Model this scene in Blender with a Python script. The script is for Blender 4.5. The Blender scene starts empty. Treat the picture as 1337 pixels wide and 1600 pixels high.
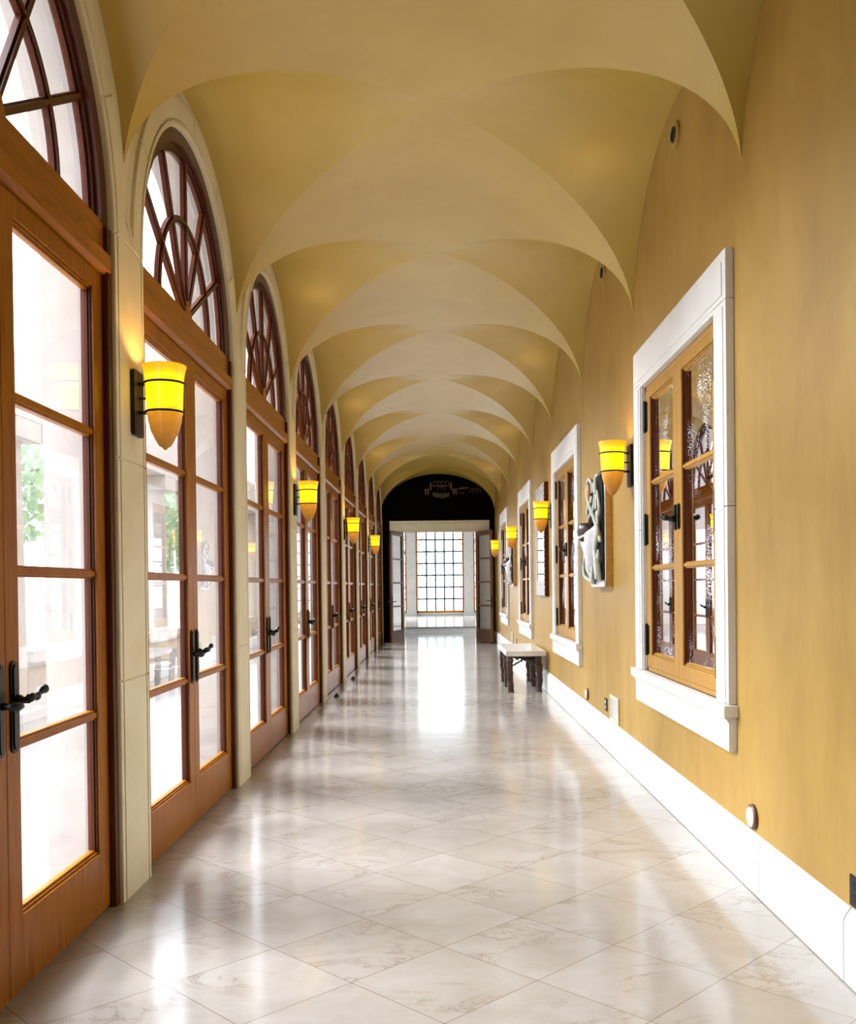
import bpy, math, random
from mathutils import Vector, Matrix
random.seed(7)
S = bpy.context.scene
COL = S.collection
PI = math.pi

# ------------------------------------------------------------------ camera
EYE = 1.5
F_PX = 1510.0
PITCH = 0.010            # looking very slightly down
ROLL = 0.011
cam_d = bpy.data.cameras.new('camera')
cam = bpy.data.objects.new('camera', cam_d)
COL.objects.link(cam)
cam_d.sensor_fit = 'HORIZONTAL'
cam_d.sensor_width = 36.0
cam_d.lens = F_PX / 1337.0 * 36.0
cam_d.shift_x = (668.5 - 686.0) / 1337.0
cam_d.shift_y = (917.0 + F_PX * math.tan(PITCH) - 800.0) / 1337.0
cam.matrix_world = (Matrix.Translation((0, 0, EYE)) @ Matrix.Rotation(PI / 2 - PITCH, 4, 'X')
                    @ Matrix.Rotation(-ROLL, 4, 'Z'))
cam_d.clip_start = 0.05
cam_d.clip_end = 300
S.camera = cam

# ------------------------------------------------------------------ view + sky
S.view_settings.view_transform = 'Standard'
S.view_settings.look = 'None'
S.view_settings.gamma = 1.0
S.view_settings.use_curve_mapping = False
S.view_settings.exposure = 0.95
SKY = 3.2                # overcast sky, three times brighter overhead than at the horizon
SUN = 13.0                # the bright part of the cloud cover, ahead and to the left
world = bpy.data.worlds.new('overcast_sky')
S.world = world
world.use_nodes = True
wn = world.node_tree.nodes
wn['Background'].inputs['Color'].default_value = (0.78, 0.86, 1.0, 1)
_l = world.node_tree.links
_g = wn.new('ShaderNodeNewGeometry'); _x = wn.new('ShaderNodeSeparateXYZ')
_l.new(_g.outputs['Incoming'], _x.inputs[0])
_m = wn.new('ShaderNodeMath'); _m.operation = 'MULTIPLY_ADD'; _m.use_clamp = False
_a = wn.new('ShaderNodeMath'); _a.operation = 'ABSOLUTE'
_l.new(_x.outputs[2], _a.inputs[0]); _l.new(_a.outputs[0], _m.inputs[0])
_m.inputs[1].default_value = SKY * 0.7; _m.inputs[2].default_value = SKY * 0.8
_l.new(_m.outputs[0], wn['Background'].inputs['Strength'])
sun_d = bpy.data.lights.new('cloudy_sun', 'SUN'); sun_d.energy = SUN; sun_d.angle = math.radians(50); sun_d.color = (0.84, 0.90, 1.0)
sun = bpy.data.objects.new('cloudy_sun', sun_d); COL.objects.link(sun)
sun.rotation_euler = Vector((0.80, -0.42, -0.62)).to_track_quat('-Z', 'Y').to_euler()
try:
    S.cycles.use_denoising = True
    S.cycles.sample_clamp_indirect = 12.0
    S.cycles.max_bounces = 10
    S.cycles.diffuse_bounces = 2
    S.cycles.transparent_max_bounces = 24
except Exception:
    pass
SCONCE_W = 3.0

# ------------------------------------------------------------------ layout
BAY = 2.685
def pier(k): return 4.84 + BAY * k            # pier centres along the corridor
def bay(i): return pier(i) - BAY / 2          # bay 0 is the nearest visible door
XL, XR = -1.525, 1.53
DOORX = -1.573
SPRING = 3.21
HALF = 1.121
FIRST, LAST = -1, 8                            # bays built
Y0, Y1 = bay(FIRST) - BAY / 2, 26.33

# ------------------------------------------------------------------ node helpers
class NT:
    def __init__(s, name):
        s.m = bpy.data.materials.new(name); s.m.use_nodes = True
        s.t = s.m.node_tree; s.t.nodes.clear()
        s.out = s.t.nodes.new('ShaderNodeOutputMaterial')
    def n(s, typ, ins=None, **kw):
        nd = s.t.nodes.new(typ)
        for k, v in kw.items(): setattr(nd, k, v)
        for k, v in (ins or {}).items(): s.put(nd.inputs[k], v)
        return nd
    def put(s, sock, v):
        if isinstance(v, bpy.types.NodeSocket): s.t.links.new(v, sock)
        elif isinstance(v, bpy.types.Node): s.t.links.new(v.outputs[0], sock)
        elif isinstance(v, tuple) and len(v) == 3 and sock.type == 'RGBA': sock.default_value = v + (1,)
        else: sock.default_value = v
    def math(s, op, a, b=None, c=None, clamp=False):
        nd = s.t.nodes.new('ShaderNodeMath'); nd.operation = op; nd.use_clamp = clamp
        s.put(nd.inputs[0], a)
        if b is not None: s.put(nd.inputs[1], b)
        if c is not None: s.put(nd.inputs[2], c)
        return nd.outputs[0]
    def mix(s, f, a, b):
        nd = s.t.nodes.new('ShaderNodeMix'); nd.data_type = 'RGBA'
        s.put(nd.inputs[0], f); s.put(nd.inputs[6], a); s.put(nd.inputs[7], b)
        return nd.outputs[2]
    def ramp(s, f, stops):
        nd = s.t.nodes.new('ShaderNodeValToRGB'); s.put(nd.inputs[0], f)
        e = nd.color_ramp.elements
        while len(e) > 1: e.remove(e[-1])
        for i, (p, c) in enumerate(stops):
            x = e[0] if i == 0 else e.new(p)
            x.position = p
            x.color = (c, c, c, 1) if not isinstance(c, tuple) else c + (1,)
        return nd.outputs[0]
    def pos(s): return s.n('ShaderNodeNewGeometry').outputs['Position']
    def obj(s): return s.n('ShaderNodeTexCoord').outputs['Object']
    def noise(s, vec, scale, detail=4, rough=0.55, dist=0.0):
        return s.n('ShaderNodeTexNoise', {'Vector': vec, 'Scale': scale, 'Detail': detail, 'Roughness': rough, 'Distortion': dist}).outputs[0]
    def mapping(s, vec, scale=(1, 1, 1), loc=(0, 0, 0)):
        return s.n('ShaderNodeMapping', {'Vector': vec, 'Scale': scale, 'Location': loc}).outputs[0]
    def bsdf(s, col, rough=0.5, spec=0.5, metal=0.0, bump=None, bstr=0.1, coat=0.0, bdist=0.02):
        nd = s.n('ShaderNodeBsdfPrincipled', {'Base Color': col, 'Roughness': rough, 'Metallic': metal,
                                              'Specular IOR Level': spec, 'Coat Weight': coat, 'Coat Roughness': 0.12})
        if bump is not None:
            b = s.n('ShaderNodeBump', {'Height': bump, 'Strength': bstr, 'Distance': bdist})
            s.put(nd.inputs['Normal'], b)
        s.t.links.new(nd.outputs[0], s.out.inputs[0])
        return s.m

def mat_plain(name, col, rough=0.5, spec=0.5, metal=0.0, var=0.15, scale=12, bstr=0.05):
    t = NT(name); n = t.noise(t.pos(), scale)
    c2 = tuple(max(0, c * (1 - var)) for c in col); c1 = tuple(min(1, c * (1 + var)) for c in col)
    return t.bsdf(t.mix(n, c2, c1), rough, spec, metal, n, bstr)

def mat_plaster(name, lo, hi, streak=True, rough=0.75, spec=0.25):
    t = NT(name); p = t.pos()
    a = t.noise(p, 0.7, 5, 0.6, 0.4)
    b = t.noise(t.mapping(p, (2.6, 2.6, 0.8)) if streak else p, 1.5, 6, 0.6, 0.8)
    f = t.math('ADD', t.math('MULTIPLY', a, 0.6), t.math('MULTIPLY', b, 0.4))
    f = t.ramp(f, [(0.35, 0.0), (0.65, 1.0)])
    c = t.n('ShaderNodeTexNoise', {'Vector': p, 'Scale': 60.0, 'Detail': 3.0}).outputs[0]
    return t.bsdf(t.mix(f, lo, hi), rough, spec, 0, c, 0.03)

def mat_stone(name, lo, hi, rough=0.55):
    t = NT(name); p = t.pos()
    a = t.noise(p, 2.2, 6, 0.6, 0.8)
    f = t.ramp(a, [(0.3, 0.0), (0.7, 1.0)])
    pit = t.noise(t.mapping(p, (1, 1, 0.35)), 28, 4, 0.7, 0.5)
    pm = t.ramp(pit, [(0.62, 0.0), (0.72, 0.35)])
    c = t.mix(f, lo, hi)
    c = t.mix(pm, c, tuple(x * 0.62 for x in lo))
    return t.bsdf(c, rough, 0.35, 0, pit, 0.05)

def mat_wood(name, lo, hi, axis='Z', rough=0.3):
    t = NT(name); p = t.obj()
    sc = {'Z': (14, 14, 0.9), 'Y': (14, 0.9, 14), 'X': (0.9, 14, 14)}[axis]
    a = t.noise(t.mapping(p, sc), 2.2, 6, 0.6, 1.2)
    b = t.noise(p, 1.5, 3)
    f = t.math('ADD', t.math('MULTIPLY', a, 0.7), t.math('MULTIPLY', b, 0.3))
    f = t.ramp(f, [(0.32, 0.0), (0.68, 1.0)])
    return t.bsdf(t.mix(f, lo, hi), rough, 0.16, 0, a, 0.03, coat=0.0)

def mat_leaf(name, col):
    t = NT(name); n = t.noise(t.pos(), 3.0)
    c = t.mix(n, tuple(x * 0.6 for x in col), col)
    a = t.n('ShaderNodeBsdfDiffuse', {'Color': c}); b = t.n('ShaderNodeBsdfTranslucent', {'Color': c})
    m = t.n('ShaderNodeMixShader', {0: 0.55, 1: a, 2: b}); t.t.links.new(m.outputs[0], t.out.inputs[0])
    return t.m

def mat_glass(name, tint=(1, 1, 1), drops=False, veil=0.0):
    t = NT(name)
    fr = t.n('ShaderNodeFresnel', {'IOR': 1.5})
    tr = t.n('ShaderNodeBsdfTransparent', {'Color': tint})
    gl = t.n('ShaderNodeBsdfAnisotropic', {'Color': (1, 1, 1), 'Roughness': 0.0})
    # two faces of a real pane reflect, so the single sheet reflects about twice as much
    k = t.math('MULTIPLY', fr, 1.5, clamp=True)
    mx = t.n('ShaderNodeMixShader', {0: k, 1: tr, 2: gl})
    last = mx
    if drops:
        p = t.pos()
        v = t.n('ShaderNodeTexVoronoi', {'Vector': p, 'Scale': 95.0, 'Randomness': 1.0})
        big = t.noise(p, 3.0, 3)
        d = t.math('LESS_THAN', v.outputs['Distance'], t.math('MULTIPLY', t.math('SUBTRACT', big, 0.38), 1.3))
        w = t.n('ShaderNodeBsdfTranslucent', {'Color': (0.95, 0.97, 1.0)})
        last = t.n('ShaderNodeMixShader', {0: t.math('MULTIPLY', d, 0.7), 1: mx, 2: w})
    t.t.links.new(last.outputs[0], t.out.inputs[0])
    return t.m

def mat_floor():
    t = NT('polished_marble_tiles'); p = t.pos()
    sp = t.n('ShaderNodeSeparateXYZ', {0: p}); x, y = sp.outputs[0], sp.outputs[1]
    u = t.math('DIVIDE', t.math('SUBTRACT', t.math('SUBTRACT', y, x), 2.594), 0.7071)
    v = t.math('DIVIDE', t.math('SUBTRACT', t.math('ADD', y, x), 2.600), 0.7071)
    def line(q):
        f = t.math('FRACT', t.math('ADD', q, 100.5))
        return t.math('LESS_THAN', t.math('ABSOLUTE', t.math('SUBTRACT', f, 0.5)), 0.0042)
    ln = t.math('MAXIMUM', line(u), line(v))
    cell = t.n('ShaderNodeCombineXYZ', {0: t.math('FLOOR', u), 1: t.math('FLOOR', v), 2: 0.0})
    wn_ = t.n('ShaderNodeTexWhiteNoise', {0: cell.outputs[0]}, noise_dimensions='3D')
    off = t.n('ShaderNodeVectorMath', {0: wn_.outputs['Color'], 1: (40.0, 40.0, 40.0)}, operation='MULTIPLY')
    q = t.n('ShaderNodeVectorMath', {0: p, 1: off.outputs[0]}, operation='ADD').outputs[0]
    qs = t.mapping(q, (1.0, 2.1, 1.0))
    warp = t.noise(qs, 1.6, 8, 0.68, 1.2)
    vein = t.ramp(t.math('ABSOLUTE', t.math('SUBTRACT', warp, 0.5)), [(0.0, 1.0), (0.008, 0.3), (0.035, 0.0)])
    mask = t.ramp(t.noise(q, 1.7, 3), [(0.48, 0.0), (0.64, 1.0)])
    vein = t.math('MULTIPLY', vein, mask)
    cloud = t.noise(q, 3.0, 6, 0.62, 0.5)
    base = t.mix(t.ramp(cloud, [(0.3, 0.0), (0.7, 1.0)]), (0.375, 0.33, 0.28), (0.475, 0.43, 0.38))
    base = t.mix(t.math('MULTIPLY', wn_.outputs['Value'], 0.35), base, (0.36, 0.315, 0.265))
    base = t.mix(t.math('MULTIPLY', vein, 0.8), base, (0.16, 0.095, 0.05))
    base = t.mix(t.math('MULTIPLY', ln, 0.75), base, (0.17, 0.12, 0.08))
    rough = t.math('ADD', t.math('MULTIPLY', cloud, 0.06), 0.10)
    return t.bsdf(base, rough, 0.95, 0, ln, -0.03, bdist=0.003)

def mat_shade():
    """alabaster bowl of a lit wall lamp: the bulb sits in its upper half"""
    t = NT('lit_alabaster'); p = t.obj()
    z = t.n('ShaderNodeSeparateXYZ', {0: p}).outputs[2]
    n = t.noise(t.mapping(p, (3, 3, 9)), 2.5, 5, 0.6, 1.5)
    zz = t.math('ADD', z, t.math('MULTIPLY', t.math('SUBTRACT', n, 0.5), 0.06))
    f = t.math('DIVIDE', zz, 0.43)
    st = t.ramp(f, [(0.0, 0.06), (0.22, 0.20), (0.42, 0.36), (0.46, 0.85), (0.68, 1.0), (0.84, 0.95), (0.93, 0.55), (1.0, 0.45)])
    co = t.ramp(f, [(0.0, (0.75, 0.32, 0.05)), (0.40, (0.95, 0.36, 0.015)), (0.48, (1.0, 0.56, 0.004)), (0.7, (1.0, 0.70, 0.0)), (1.0, (1.0, 0.50, 0.01))])
    b = t.n('ShaderNodeBsdfPrincipled', {'Base Color': t.mix(n, (0.26, 0.09, 0.010), (0.42, 0.20, 0.03)), 'Roughness': 0.25, 'Specular IOR Level': 0.25,
                                         'Emission Color': co, 'Emission Strength': t.math('MULTIPLY', st, 0.92)})
    t.t.links.new(b.outputs[0], t.out.inputs[0])
    return t.m

M = dict(
    wall=mat_plaster('ochre_plaster', (0.32, 0.168, 0.019), (0.47, 0.28, 0.055), True, 0.42, 0.5),
    vault=mat_plaster('vault_plaster', (0.50, 0.335, 0.055), (0.59, 0.42, 0.090), False, 0.32, 0.8),
    stone=mat_stone('cream_limestone', (0.76, 0.66, 0.41), (0.86, 0.78, 0.56)),
    pier=mat_stone('grey_cream_stone', (0.36, 0.345, 0.30), (0.43, 0.415, 0.37)),
    white_stone=mat_stone('white_limestone', (0.78, 0.74, 0.66), (0.84, 0.81, 0.75)),
    wood=mat_wood('varnished_fir', (0.23, 0.060, 0.002), (0.44, 0.155, 0.007)),
    wood_h=mat_wood('varnished_fir_rail', (0.23, 0.060, 0.002), (0.44, 0.155, 0.007), 'Y'),
    wood_dk=mat_wood('dark_red_wood_and_stop_shade', (0.055, 0.012, 0.004), (0.11, 0.028, 0.008)),  # dark joinery; on the glazing stops this colour paints in shade
    wood_mid=mat_wood('brown_door_wood', (0.075, 0.018, 0.003), (0.15, 0.045, 0.006)),
    win_wood=mat_wood('honey_window_wood', (0.40, 0.19, 0.030), (0.54, 0.29, 0.060)),
    iron=mat_plain('black_iron', (0.006, 0.005, 0.005), 0.38, 0.35, 0.1, 0.3, 40),
    bronze=mat_plain('dark_bronze', (0.014, 0.007, 0.005), 0.45, 0.3, 0.2, 0.3, 30),
    glass=mat_glass('door_glass'),
    glass_wet=mat_glass('wet_window_glass', drops=True),
    floor=mat_floor(),
    shade=mat_shade(),
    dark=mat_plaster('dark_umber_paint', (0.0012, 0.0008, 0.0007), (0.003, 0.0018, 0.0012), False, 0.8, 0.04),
    end_brown=mat_plain('dark_brown_panelling', (0.05, 0.018, 0.008), 0.5),
    gold=mat_plain('gold_paint', (0.16, 0.085, 0.03), 0.6),
    olive=mat_plain('olive_paint', (0.06, 0.05, 0.015), 0.7),
    ext=mat_stone('pale_courtyard_stone', (0.37, 0.335, 0.30), (0.44, 0.41, 0.375)),
    pave=mat_stone('pale_paving', (0.28, 0.265, 0.25), (0.35, 0.335, 0.32)),
    leaf_hazed=mat_leaf('haze_paled_leaves', (0.62, 0.72, 0.68)),  # leaf green washed out to paint haze over the far trees
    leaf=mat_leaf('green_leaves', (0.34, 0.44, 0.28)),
    bark=mat_plain('rough_bark', (0.060, 0.024, 0.011), 0.4, 0.5, 0, 0.85, 38, 0.9),
    marble=mat_stone('bench_marble', (0.70, 0.64, 0.56), (0.82, 0.79, 0.73), 0.2),
    ceramic=mat_plain('grey_white_ceramic', (0.56, 0.57, 0.48), 0.3, 0.5, 0, 0.45, 12),
    ceramic_w=mat_plain('white_ceramic', (0.78, 0.74, 0.74), 0.4, 0.5, 0, 0.12, 25),
    ceramic_d=mat_plain('dark_brown_glaze', (0.06, 0.028, 0.018), 0.3, 0.5, 0, 0.5, 30),
    backing=mat_plain('black_green_backing', (0.008, 0.010, 0.007), 0.6, 0.15),
    worn=mat_plain('worn_orange_wood', (0.60, 0.29, 0.06), 0.6, 0.2, 0, 0.45, 14, 0.2),
    tan=mat_plain('tan_glaze', (0.48, 0.24, 0.08), 0.4),
    plate_w=mat_plain('white_plastic', (0.75, 0.72, 0.66), 0.4),
    brown=mat_plain('brown_metal', (0.12, 0.04, 0.02), 0.4),
    cream=mat_plain('cream_metal', (0.66, 0.58, 0.40), 0.45),
    grille=mat_plain('grey_grille', (0.55, 0.52, 0.46), 0.5),
)
def mat_mirror():
    t = NT('mirror_glass'); g = t.n('ShaderNodeBsdfAnisotropic', {'Color': (0.9, 0.92, 0.93), 'Roughness': 0.02})
    t.t.links.new(g.outputs[0], t.out.inputs[0]); return t.m
M['mirror'] = mat_mirror()
def mat_diamond():
    t = NT('diamond_inlay'); s_ = t.n('ShaderNodeSeparateXYZ', {0: t.obj()}); y, z = s_.outputs[1], s_.outputs[2]
    a = t.math('FRACT', t.math('ADD', t.math('DIVIDE', t.math('ADD', y, t.math('MULTIPLY', z, 1.6)), 0.21), 50.0))
    b = t.math('FRACT', t.math('ADD', t.math('DIVIDE', t.math('SUBTRACT', y, t.math('MULTIPLY', z, 1.6)), 0.21), 50.0))
    l = t.math('MAXIMUM', t.math('LESS_THAN', a, 0.2), t.math('LESS_THAN', b, 0.2))
    return t.bsdf(t.mix(l, (0.72, 0.66, 0.62), (0.14, 0.10, 0.08)), 0.4)
M['diamond'] = mat_diamond()

# ------------------------------------------------------------------ mesh helpers
class MB:
    def __init__(s): s.v, s.f = [], []
    def add(s, vs, fs):
        o = len(s.v); s.v += [tuple(p) for p in vs]; s.f += [tuple(i + o for i in f) for f in fs]; return s
    def box(s, x0, x1, y0, y1, z0, z1):
        return s.add([(x0, y0, z0), (x1, y0, z0), (x1, y1, z0), (x0, y1, z0), (x0, y0, z1), (x1, y0, z1), (x1, y1, z1), (x0, y1, z1)],
                     [(0, 3, 2, 1), (4, 5, 6, 7), (0, 1, 5, 4), (1, 2, 6, 5), (2, 3, 7, 6), (3, 0, 4, 7)])
    def prism(s, prof, axis, a, b):
        """profile of 2D points pushed along an axis: 'x' -> (y,z), 'y' -> (x,z), 'z' -> (x,y)"""
        put = {'x': lambda p, t: (t, p[0], p[1]), 'y': lambda p, t: (p[0], t, p[1]), 'z': lambda p, t: (p[0], p[1], t)}[axis]
        n = len(prof)
        vs = [put(p, a) for p in prof] + [put(p, b) for p in prof]
        fs = [tuple(range(n - 1, -1, -1)), tuple(range(n, 2 * n))] + [(i, (i + 1) % n, n + (i + 1) % n, n + i) for i in range(n)]
        return s.add(vs, fs)
    def tube(s, pts, rad, seg=8, cap=True):
        pts = [Vector(p) for p in pts]; n = len(pts)
        rad = [rad] * n if not isinstance(rad, (list, tuple)) else rad
        vs, fs = [], []; up = None
        for i, p in enumerate(pts):
            d = (pts[min(i + 1, n - 1)] - pts[max(i - 1, 0)]).normalized()
            if up is None:
                up = Vector((0, 0, 1)) if abs(d.z) < 0.9 else Vector((1, 0, 0))
            a = d.cross(up).normalized(); up = a.cross(d).normalized()
            for j in range(seg):
                t = 2 * PI * j / seg
                vs.append(p + (a * math.cos(t) + up * math.sin(t)) * rad[i])
        for i in range(n - 1):
            for j in range(seg):
                k = (j + 1) % seg
                fs.append((i * seg + j, i * seg + k, (i + 1) * seg + k, (i + 1) * seg + j))
        if cap: fs += [tuple(range(seg - 1, -1, -1)), tuple(range((n - 1) * seg, n * seg))]
        return s.add(vs, fs)
    def lathe(s, prof, c=(0, 0, 0), seg=32, axis='z', a0=0.0, a1=2 * PI):
        full = abs(a1 - a0 - 2 * PI) < 1e-6
        m = seg if full else seg + 1
        vs, fs = [], []
        for r, h in prof:
            for j in range(m):
                t = a0 + (a1 - a0) * j / seg
                p = (r * math.cos(t), r * math.sin(t), h)
                if axis == 'x': p = (p[2], p[0], p[1])
                vs.append((p[0] + c[0], p[1] + c[1], p[2] + c[2]))
        for i in range(len(prof) - 1):
            for j in range(seg):
                k = (j + 1) % m
                fs.append((i * m + j, i * m + k, (i + 1) * m + k, (i + 1) * m + j))
        return s.add(vs, fs)
    def ring(s, yc, zc, r0, r1, x0, x1, a0=0.0, a1=PI, seg=40):
        """flat arched band standing in the y-z plane"""
        vs, fs = [], []
        for i in range(seg + 1):
            t = a0 + (a1 - a0) * i / seg; c, n = math.cos(t), math.sin(t)
            for r, x in ((r0, x0), (r1, x0), (r1, x1), (r0, x1)):
                vs.append((x, yc + r * c, zc + r * n))
        for i in range(seg):
            for j in range(4):
                k = (j + 1) % 4
                fs.append((i * 4 + j, (i + 1) * 4 + j, (i + 1) * 4 + k, i * 4 + k))
        fs += [(0, 1, 2, 3), tuple(seg * 4 + j for j in (3, 2, 1, 0))]
        return s.add(vs, fs)
    def ell(s, c, r, seg=16, rings=10, rot=None):
        vs, fs = [], []
        R = rot or Matrix.Identity(3)
        for i in range(rings + 1):
            a = PI * i / rings
            for j in range(seg):
                b = 2 * PI * j / seg
                v = R @ Vector((r[0] * math.sin(a) * math.cos(b), r[1] * math.sin(a) * math.sin(b), r[2] * math.cos(a)))
                vs.append(v + Vector(c))
        for i in range(rings):
            for j in range(seg):
                k = (j + 1) % seg
                fs.append((i * seg + j, (i + 1) * seg + j, (i + 1) * seg + k, i * seg + k))
        return s.add(vs, fs)
    def build(s, name, mat, parent=None, smooth=False, loc=None, bevel=0.0, seg=2):
        me = bpy.data.meshes.new(name); me.from_pydata(s.v, [], s.f); me.validate()
        import bmesh
        bm = bmesh.new(); bm.from_mesh(me)
        bmesh.ops.recalc_face_normals(bm, faces=bm.faces)
        bm.to_mesh(me); bm.free()
        me.materials.append(M[mat] if isinstance(mat, str) else mat)
        o = bpy.data.objects.new(name, me); COL.objects.link(o)
        if parent: o.parent = parent
        if loc: o.location = loc
        if smooth:
            for p in me.polygons: p.use_smooth = True
            if smooth != 'all':
                md = o.modifiers.new('edge_split', 'EDGE_SPLIT'); md.split_angle = math.radians(38)
        if bevel:
            b = o.modifiers.new('bevel', 'BEVEL'); b.width = bevel; b.segments = seg; b.limit_method = 'ANGLE'
        return o

def tag(o, label, cat, group=None, kind=None):
    o['label'] = label; o['category'] = cat
    if group: o['group'] = group
    if kind: o['kind'] = kind
    return o
def empty(name, loc, label=None, cat=None, group=None, kind=None):
    o = bpy.data.objects.new(name, None); COL.objects.link(o); o.location = loc
    o.empty_display_size = 0.1
    if label: tag(o, label, cat, group, kind)
    return o
def kids(o): return [c for c in bpy.data.objects if c.parent == o]
def copy_tree(o, loc=None, parent=None):
    c = o.copy(); COL.objects.link(c)
    if parent: c.parent = parent
    for ch in kids(o): copy_tree(ch, None, c)
    if loc is not None: c.location = loc
    return c
def structure(o, label, cat): return tag(o, label, cat, kind='structure')

# ------------------------------------------------------------------ floor
f = MB()
f.box(-1.95, 1.78, Y0 - 0.2, 26.6, -0.2, 0.0)
f.box(-4.2, 4.2, 26.6, 31.5, -0.2, 0.0)
structure(f.build('floor', 'floor'), 'polished beige marble floor of diagonal square tiles', 'floor')
structure(MB().box(-4.2, 4.2, 31.49, 31.52, 0.0, 0.17).build('trim_2', 'white_stone'), 'marble riser of the step beyond the far doors, paled in place of light', 'trim')  # riser made paler than the step marble, standing in for missing light
f = MB().box(-4.2, 4.2, 31.52, 43.6, -0.2, 0.17).box(-4.2, 4.2, 31.46, 43.6, 0.17, 0.205)
structure(f.build('floor_platform', 'floor'), 'raised marble platform one step up beyond the far doors', 'floor')

# ------------------------------------------------------------------ left wall: stone piers and arches
def left_wall():
    mb = MB()
    joints_z = (1.064, 2.137)
    mb.box(-1.88, XL, Y0, pier(-1), 0, 4.95)  # unseen solid stretch, closes this bay to darken the near end
    for i in range(0, LAST + 1):
        yc = bay(i)
        rows = []   # (y, z, ny, nz, deep, above)
        zs = [(0.0, 0)]
        for j in joints_z: zs += [(j - 0.006, 0), (j - 0.003, 1), (j + 0.003, 1), (j + 0.006, 0)]
        zs += [(SPRING - 0.006, 0), (SPRING - 0.003, 1)]
        for z, d in zs: rows.append((yc - HALF, z, -1, 0, d, 0))
        ja = [math.radians(a) for a in (30, 60, 90, 120, 150)]
        an = [(0.003, 1), (0.006, 0)]
        base = [PI * k / 60 for k in range(1, 60)]
        for a in base:
            if min(abs(a - q) for q in ja) > 0.015: an.append((a, 0))
        for q in ja: an += [(q - 0.0055, 0), (q - 0.0025, 1), (q + 0.0025, 1), (q + 0.0055, 0)]
        an += [(PI - 0.006, 0), (PI - 0.003, 1)]
        an.sort()
        for a, d in an:
            c, n = -math.cos(a), math.sin(a)
            rows.append((yc + HALF * c, SPRING + HALF * n, c, n, d, 1 if 0.075 < a < PI - 0.075 else 0))
        for z, d in reversed(zs): rows.append((yc + HALF, z, 1, 0, d, 0))
        w = BAY / 2 - HALF
        prof = [(0.0, -1.66, 0), (0.0, XL - 0.004, 0), (0.004, XL, 0), (0.030, XL, 0), (0.033, XL - 0.014, 0), (0.044, XL - 0.014, 0),
                (0.047, XL, 0), (w - 0.062, XL, 0), (w - 0.052, XL, 1), (w - 0.040, XL, 1), (w, XL, 2)]
        m = len(prof); vs = []; fs = []
        for (y, z, ny, nz, d, ab) in rows:
            for s_, x, k in prof:
                xx = x - (0.007 if (d and x > -1.6) else 0)
                if ab and k == 1: xx -= 0.016
                if ab and k == 2: xx -= 0.022
                vs.append((xx, y + ny * s_, z + nz * s_))
        for r in range(len(rows) - 1):
            for c in range(m - 1):
                fs.append((r * m + c, r * m + c + 1, (r + 1) * m + c + 1, (r + 1) * m + c))
        mb.add(vs, fs)
        # spandrel behind the arch up to the vault, and the outside face
        for x, rr in ((XL - 0.022, HALF + w),):
            vs, fs = [], []
            n_ = 48
            for k in range(n_ + 1):
                a = PI * k / n_; c, n = -math.cos(a), math.sin(a)
                vs.append((x, yc + rr * c, SPRING + rr * n)); vs.append((x, yc + (BAY / 2) * c / max(abs(c), 0.7071) * 1.0 if abs(c) > 0.7071 else yc + (BAY / 2) * c / 0.7071, 4.95))
            for k in range(n_): fs.append((2 * k, 2 * k + 1, 2 * k + 3, 2 * k + 2))
            mb.add(vs, fs)
    for k in range(-1, LAST + 1):
        y = pier(k); mb.box(-1.88, -1.70, y - 0.17, y + 0.17, 0, 4.95)

    return mb
def left_outside():
    mb = MB()
    for i in range(0, LAST + 1):
        yc = bay(i); n_ = 48; vs = []; fs = []
        rows = [(yc - HALF, 0.0, -1, 0)] + [(yc - HALF * math.cos(PI * k / n_), SPRING + HALF * math.sin(PI * k / n_), -math.cos(PI * k / n_), math.sin(PI * k / n_)) for k in range(n_ + 1)] + [(yc + HALF, 0.0, 1, 0)]
        for y, z, ny, nz in rows:
            for s_, x in ((0.0, -1.66), (0.0, -1.80), (0.02, -1.80), (0.02, -1.89), (BAY / 2 - HALF, -1.89)):
                vs.append((x, y + ny * s_, z + nz * s_))
        for r_ in range(len(rows) - 1):
            for c in range(4): fs.append((r_ * 5 + c, r_ * 5 + c + 1, r_ * 5 + c + 6, r_ * 5 + c + 5))
        mb.add(vs, fs)
        vs, fs = [], []
        for k in range(n_ + 1):
            a = PI * k / n_; c, n = -math.cos(a), math.sin(a)
            vs.append((-1.885, yc + (HALF + 0.1) * c, SPRING + (HALF + 0.1) * n)); vs.append((-1.885, yc + (BAY / 2) * c / max(abs(c), 0.7071), 4.95))
        for k in range(n_): fs.append((2 * k, 2 * k + 1, 2 * k + 3, 2 * k + 2))
        mb.add(vs, fs)
    for k in range(-1, LAST + 1):
        y = pier(k); mb.box(-1.90, -1.86, y - 0.17, y + 0.17, -0.06, 4.6)
    return mb
structure(left_outside().build('wall_left_outside', 'ext', smooth=True), 'pale outer face and buttresses of the arcade wall', 'wall')
structure(left_wall().build('wall_left', 'stone', smooth=True), 'cream limestone arcade wall of piers and round arches beside the glass doors', 'wall')

# ------------------------------------------------------------------ right wall
WIN_Y = [6.16 + 5.37 * k for k in range(4)]
WB, WT, WH = 0.872, 2.945, 0.953
w = MB(); y = Y0
for c in WIN_Y:
    w.box(XR, XR + 0.25, y, c - WH, 0, 4.95)
    w.box(XR, XR + 0.25, c - WH, c + WH, 0, WB); w.box(XR, XR + 0.25, c - WH, c + WH, WT, 4.95)
    y = c + WH
w.box(XR, XR + 0.25, y, Y1 + 0.2, 0, 4.95)
structure(w.build('wall_right', 'wall'), 'mottled ochre plaster wall with four small windows', 'wall')
w = MB().box(-1.95, 1.78, Y0 - 0.2, Y0, 0, 4.95)
structure(w.build('wall_back', 'wall'), 'ochre plaster wall behind the viewpoint', 'wall')

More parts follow.
